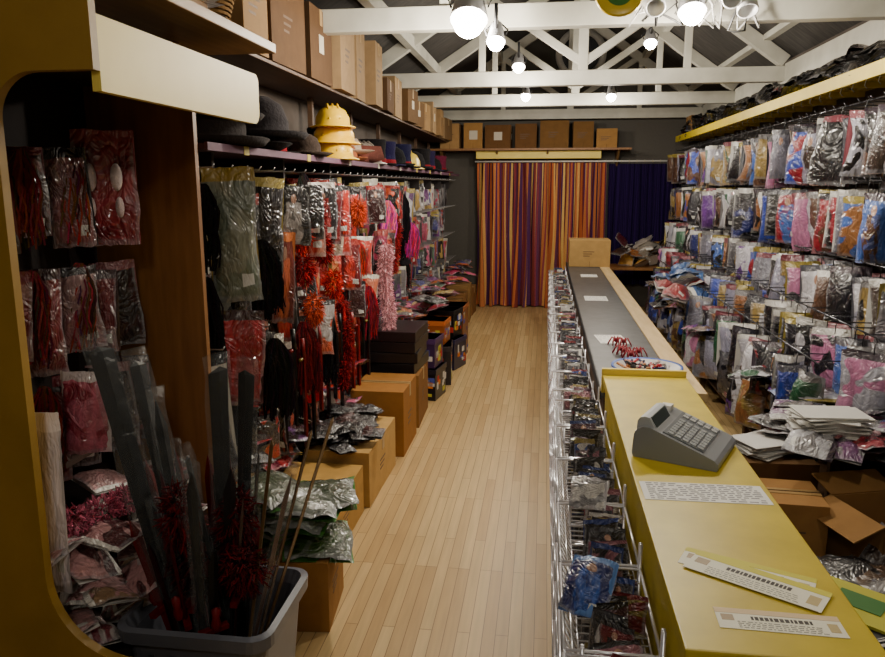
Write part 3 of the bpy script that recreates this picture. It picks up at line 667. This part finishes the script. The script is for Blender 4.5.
# ---------------------------------------------------------------- wire racks on aisle side
wire=MB('chrome_wire_rack'); st=MB('rack_novelty_packs')
XF,XBk=.12,.315
SM=[(30,28,34),(60,58,64),(40,60,120),(110,30,36),(190,186,182),(100,100,106),(70,36,54),(130,114,60),(50,50,56),(36,34,38),(170,166,162),(24,22,26),(140,90,100),(30,28,32),(26,24,28)]
WC=(235,235,240)
y=1.25
while y<10.9:
    L=.44; y1=min(y+L,10.93); top=.93 if y<3.9 else .84
    for (xx,yy) in((XF,y),(XF,y1),(XBk,y),(XBk,y1)): wire.tube([(xx,yy,.03),(xx,yy,top if xx==XBk else top-.06)],.006,WC,CHROME,5)
    tiers=[.12,.28,.44,.60,.76] if top>.9 else [.1,.25,.40,.55,.69]
    for z in tiers:
        for (dz,xx) in((0,XF),(.045,XF-.02),(.09,XF-.045),(0,XBk),(.09,XBk)):
            wire.tube([(xx,y,z+dz),(xx,y1,z+dz)],.0055 if dz==.09 else .0036,WC,CHROME,5)
        for yy in (y+.004,y1-.004): 
            wire.tube([(XF-.045,yy,z+.09),(XBk,yy,z+.09)],.005,WC,CHROME,4)
            wire.tube([(XF,yy,z),(XBk,yy,z+.045)],.0035,WC,CHROME,4)
        nn=12 if y<6 else 6
        for k in range(nn+1):
            yy=y+(y1-y)*k/nn
            wire.tube([(XBk,yy,z),(XF,yy,z),(XF-.045,yy,z+.09)],.0032,WC,CHROME,4)
        npk=9 if y<5 else 7
        for k in range(npk):
            yy=y+.03+(y1-y-.05)*k/npk
            w=R.uniform(.08,.13); h=R.uniform(.10,.14)
            st.pack(T(R.uniform(.19,.25),yy,z+h+.004)@RZ(R.uniform(-.5,.3))@RX(math.radians(R.uniform(65,88))),w,h,R.choice(SM),R.choice(SM),R.choice(SM),4,4,.014,style=R.choice([0,1]),wave=.005)
    y=y1+.012
wire.make()
st.pack(T(.17,1.98,.96)@RZ(math.radians(-20))@RX(math.radians(35)),.13,.17,(40,80,160),(26,40,100),(80,120,180),6,6,.012,style=1)
st.pack(T(.19,2.6,.95)@RZ(math.radians(-10))@RX(math.radians(40)),.13,.12,(190,186,182),(120,118,120),(150,146,150),6,6,.012)
st.make()
# ---------------------------------------------------------------- right costume wall
RP=[(206,204,212),(176,176,190),(52,74,170),(28,28,34),(140,30,46),(90,62,46),(104,60,140),(50,96,70),(150,126,70),(120,120,134),(24,24,28),(150,150,172),(64,100,176),(190,120,160),(80,78,84),(34,32,42),(60,50,46),(190,188,200),(22,22,28),(26,24,30),(150,100,60),(40,50,110)]
HD=[(200,198,194),(120,118,120),(44,44,54),(150,134,60),(80,80,88),(190,188,184),(60,50,60),(120,60,70)]
rp=MB('bagged_costumes_display'); rr=MB('costume_hanging_rails')
def rrow(z,x0,y0,y1,layers=2,hs=(.38,.47),wall=True,ws=(.17,.28)):
    if wall: rr.tube([(XR-.05,y0-.1,z+.03),(XR-.05,y1+.1,z+.03)],.012,(150,150,155),CHROME,6)
    rr.tube([(x0-.01,y0-.1,z+.03),(x0-.01,y1+.1,z+.03)],.005,(90,90,95),CHROME,6)
    y=y0
    while y<y1:
        rr.tube([(x0+.3,y,z+.03),(x0-.03,y,z+.03),(x0-.045,y,z+.05)],.004,(90,90,95),CHROME,4)
        for L in range(layers):
            w=R.uniform(*ws); h=R.uniform(*hs); c=R.choice(RP)
            fx=x0+L*.17+R.uniform(-.06,.03); fa=R.uniform(200,268)
            rp.pack(hang(fx,y+R.uniform(-.05,.07),z-.02-R.uniform(0,.06),fa,R.uniform(-10,10)),w,h,c,R.choice(RP) if R.random()<.6 else c,R.choice(HD),6,8,.065,style=R.choice([0,0,0,1]),waist=R.choice([0,0,.12,.3]),wave=.018)
            rr.tube([(fx,y,z-.04),(fx,y,z+.01),(fx+.012,y,z+.03),(fx,y,z+.045)],.003,(30,30,32),GLOSS,4)
        y+=R.uniform(.15,.24)
rrow(2.5,2.03,3.1,12.2); rrow(2.0,2.03,3.1,12.2); rrow(1.5,1.98,3.1,12.2); rrow(1.18,1.76,4.0,11.0,2,(.34,.42),False); rrow(.98,1.56,4.4,10.2,1,(.32,.4),False)
rp.make(); rr.make()
m=MB('yellow_overhead_shelf')
m.box((1.99,2.6,2.66),(2.02,12.3,2.75),(0,0,0),SHELFYEL); 
for i in range(5): m.box((2.05+i*.07,2.6,2.70),(2.105+i*.07,12.3,2.72),(0,0,0),SHELFYEL)
for i in range(17): m.prism([(0,0),(.03,0),(.03,-.04),(0,-.04)],2.02,2.38,(0,0,0),SHELFYEL,T(0,2.8+i*.57,2.70)); 
for i in range(48): m.tube([(1.99,2.8+i*.2,2.66),(1.98,2.8+i*.2,2.62),(2.0,2.8+i*.2,2.60)],.004,(60,56,40),MATTE,4)
m.make(.003)
m=MB('overhead_stock_bags')
for i in range(110):
    y=R.uniform(2.8,12.1); m.pack(lay(R.uniform(2.12,2.18),y,2.78+R.uniform(.0,.08),R.uniform(-.4,.4),R.uniform(-.3,.3),R.uniform(-.15,.3)),.2,.3,R.choice([(40,38,36),(60,56,52),(24,22,24),(90,84,74),(90,30,34),(40,40,60)]),R.choice([(40,38,36),(60,56,52)]),(50,48,46),nu=6,nv=6,t=.07)
m.make()
cbox(2.2,11.6,2.745,.3,.4,.25)
m=MB('stock_table'); m.box((1.5,3.9,.60),(2.36,10.5,.64),(0,0,0),DKWOOD)
for y in(3.95,5.6,7.2,8.8,10.4):
    for x in(1.53,2.28): m.box((x,y,0),(x+.05,y+.05,.60),(0,0,0),DKWOOD)
m.box((1.55,3.95,.2),(2.34,10.45,.22),(0,0,0),DKWOOD); m.make(.004)
m=MB('loose_costume_heap')
for i in range(170):
    y=3.6+6.6*R.random(); x=R.uniform(1.5,2.1); z=.67+ (x-1.35)*R.uniform(.0,.2)+R.uniform(0,.05)
    m.pack(lay(x,y,z+.02,R.uniform(0,6),R.uniform(-.25,.25),R.uniform(-.25,.15)),R.uniform(.18,.28),R.uniform(.2,.3),R.choice(RP),R.choice(RP),R.choice(RP),6,6,.04,wave=.008)
for i in range(50):
    m.pack(lay(R.uniform(1.3,2.15),R.uniform(3.5,4.3),.70+R.uniform(0,.14),R.uniform(0,6),R.uniform(-.2,.2),R.uniform(-.2,.2)),.26,.22,R.choice([(200,196,194),(180,176,180),(110,70,110),(170,170,176),(70,70,74),(40,38,40),(60,70,120)]),R.choice([(190,188,186),(110,108,110)]),R.choice(HD),nu=6,nv=6,t=.03,wave=.006)
for i in range(60):
    y=R.uniform(4.2,10.3); m.pack(hang(1.5+R.uniform(-.04,.02),y,.66+R.uniform(-.05,.08),R.uniform(185,240),R.uniform(-10,10)),R.uniform(.18,.26),.36,R.choice(RP),R.choice(RP),R.choice(HD),5,6,.05)
m.make()
m=MB('blue_balloon_bags')
for i in range(16):
    y=R.uniform(7.4,8.8); m.pack(lay(R.uniform(1.3,1.5),y,R.uniform(.8,1.05),R.uniform(0,6),R.uniform(-.8,.8),R.uniform(-.8,.8)),.24,.24,R.choice([(50,90,150),(70,110,170),(150,40,46),(140,150,160)]),nu=6,nv=6,t=.08)
m.make()
m=MB('paper_stack')
for k in range(20): m.box((-.15,-.105,k*.005),(.15,.105,k*.005+.004),(206,204,198),PAPER,T(1.42+R.uniform(-.03,.03),3.75,.80)@RZ(R.uniform(-.4,.4)))
for k in range(10): m.box((-.15,-.105,k*.006),(.15,.105,k*.006+.004),(206,204,200),PAPER,T(1.16,3.85+R.uniform(-.03,.03),.66)@RZ(.5+R.uniform(-.4,.4)))
m.make()
cbox(1.16,3.85,.002,.4,.4,.65,.05,(96,70,44))
cbox(1.14,3.42,.002,.32,.34,.3,.05,(96,70,44)); cbox(1.14,3.42,.304,.3,.3,.3,-.05,(150,110,64))
cbox(1.55,3.3,.3,.34,.34,.3,.3,(140,104,62),True); cbox(1.55,3.3,.002,.4,.4,.29,.2,(90,64,40))
m=MB('floor_clutter_bags')
for i in range(60): m.pack(lay(R.uniform(1.0,2.1),R.uniform(1.9,3.2),R.uniform(.08,.5),R.uniform(0,6),R.uniform(-.4,.4),R.uniform(-.4,.4)),.26,.26,R.choice([(30,28,30),(60,44,34),(90,86,84),(40,36,50),(120,90,60)]),R.choice([(30,28,30),(80,60,44)]),nu=6,nv=6,t=.05)
m.make()
m=MB('magazine_pile')
for k in range(9): m.box((-.12,-.16,k*.012),(.12,.16,k*.012+.01),R.choice([(170,160,50),(60,60,60),(190,186,180),(90,120,60)]),PAPER,T(1.1+R.uniform(-.03,.03),2.42,.502)@RZ(R.uniform(-.5,.5)))
m.box((-.12,-.16,0),(.12,.16,.01),(180,174,56),PAPER,T(1.1,2.42,.612)@RZ(.9)); m.box((-.04,-.05,.011),(.06,.1,.013),(60,110,50),PAPER,T(1.1,2.42,.612)@RZ(.9))
m.make()
cbox(1.12,2.42,.002,.4,.44,.49,0,(90,66,42))
m=MB('striped_costume_bundle')
for i in range(14): m.tube([(.98,2.0+i*.02,.55+.07*math.sin(i*.24)),(1.15,2.0+i*.02,.62+.05*math.sin(i*.24)),(1.35,2.0+i*.02,.56)],.014,(20,18,20) if i%2 else (180,176,170),CLOTH,6)
m.make()
cbox(1.15,1.95,.002,.4,.4,.5,.1,(84,62,42)); 
m=MB('end_desk'); m.box((1.0,11.6,.72),(2.3,12.2,.76),(0,0,0),BROWNW)
for x in(1.03,2.2):
    for y in(11.65,12.1): m.box((x,y,0),(x+.05,y+.05,.72),(0,0,0),BROWNW)
m.make(.004)
m=MB('desk_bagged_goods')
for i in range(34): m.pack(lay(R.uniform(1.15,2.1),R.uniform(11.75,12.1),R.uniform(.85,1.1),R.uniform(0,6),R.uniform(-.9,.9),R.uniform(-.6,.6)),.22,.24,R.choice([(190,140,50),(50,34,26),(170,160,150),(150,90,34),(80,26,36)]),nu=5,nv=5,t=.04)
m.make()
cbox(2.05,11.9,.765,.35,.3,.45,.1,(130,86,50))
# ---------------------------------------------------------------- lights
def lamp(name,x,y,z,energy,r=.06,glob=.07,stemtop=3.0,shade=True,col=(1,.90,.75)):
    m=MB(name)
    m.tube([(x,y,z+glob),(x,y,max(stemtop,z+glob+.08))],.012,(60,60,62),GLOSS,8)
    D=T(x,y,z)@RX(math.radians(-28)); g=glob*1.15
    if shade:
        m.lathe([(g*.35,g*2.6),(g*.6,g*2.4),(g*.75,g*1.6),(g*1.05,g*.1),(g*1.0,g*.1),(g*.7,g*1.5),(g*.001,g*1.6)],(150,150,152),GLOSS,D,20)
        m.tube([D@Vector((g*1.0,0,g*.9)),D@Vector((g*1.25,0,g*1.6)),D@Vector((0,0,g*3.0)),D@Vector((-g*1.25,0,g*1.6)),D@Vector((-g*1.0,0,g*.9))],.006,(60,60,62),GLOSS,5)
    m.lathe([(max(.0005,glob*math.sin(a)),-glob*math.cos(a)) for a in [math.pi*i/10 for i in range(11)]],(255,246,230),GLOW,D,18)
    m.make()
    l=bpy.data.lights.new(name+'_light','POINT'); l.energy=energy; l.shadow_soft_size=r; l.color=col
    o=bpy.data.objects.new(name+'_light',l); o.location=(x,y-.06,z-glob-.10); bpy.context.scene.collection.objects.link(o)
lamp('added_fill_lamp',-.50,4.85,3.0,100,.05,.10,3.3)
lamp('added_fill_lamp',-.33,4.85,2.87,10,.04,.05,3.1)
lamp('added_fill_lamp',.83,4.8,3.0,72,.05,.07,3.3)
lamp('added_fill_lamp',-.3,7.8,3.16,52,.05,.055,3.4)
lamp('added_fill_lamp',-.28,9.8,3.10,52,.05,.055,3.3)
lamp('added_fill_lamp',.78,9.8,3.08,52,.05,.055,3.3)
lamp('added_fill_lamp',.9,7.2,3.25,46,.05,.05,3.5)
lamp('added_fill_lamp',.9,2.2,3.4,34,.06,.06,3.7)
lamp('added_fill_lamp',-.3,-.4,3.2,26,.12,.08,3.6,col=(1,.94,.86))  # added fill lamp, unseen behind the camera, to brighten the foreground
m=MB('lighting_track_cables')
m.box((.5,4.75,3.1),(1.15,4.79,3.13),(190,190,192),GLOSS)
for i in range(9):
    pts=[(.42+i*.1+R.uniform(-.05,.05)+.06*math.sin(k*1.3+i),4.84+.03*i,3.25-.34*math.sin(math.pi*k/8)*R.uniform(.5,1)) for k in range(9)]
    m.tube(pts,.008,R.choice([(190,188,184),(60,60,60),(150,148,144)]),GLOSS,5)
for x,a in((.6,2.3),(1.02,2.0),(1.12,2.6)): m.lathe([(.02,0),(.05,.02),(.06,.14),(.052,.14),(.03,.03)],(190,190,190),GLOSS,T(x,4.77,3.1)@RX(a),16)
m.make()
m=MB('hanging_round_sign'); M=T(.37,4.4,3.02)@RX(math.radians(70))
m.lathe([(.001,.012),(.07,.012),(.12,.01),(.13,0),(.12,-.01),(.001,-.012)],[(70,120,60),(214,184,40),(200,170,30),(200,170,30),(214,184,40)],GLOSS,M,28)
m.tube([(.37,4.4,3.14),(.37,4.4,3.5)],.002,(200,200,200),GLOSS,4); m.make()
w=bpy.data.worlds.new('World'); bpy.context.scene.world=w; w.use_nodes=True
w.node_tree.nodes['Background'].inputs[0].default_value=(.5,.55,.65,1); w.node_tree.nodes['Background'].inputs[1].default_value=.03
cd=bpy.data.cameras.new('camera'); cd.lens=740/885*36; cd.sensor_width=36; cd.clip_start=.05
co=bpy.data.objects.new('camera',cd); co.location=(0,0,2.0); co.rotation_euler=(math.radians(90-10.94),0,math.radians(7.8))
bpy.context.scene.collection.objects.link(co); bpy.context.scene.camera=co
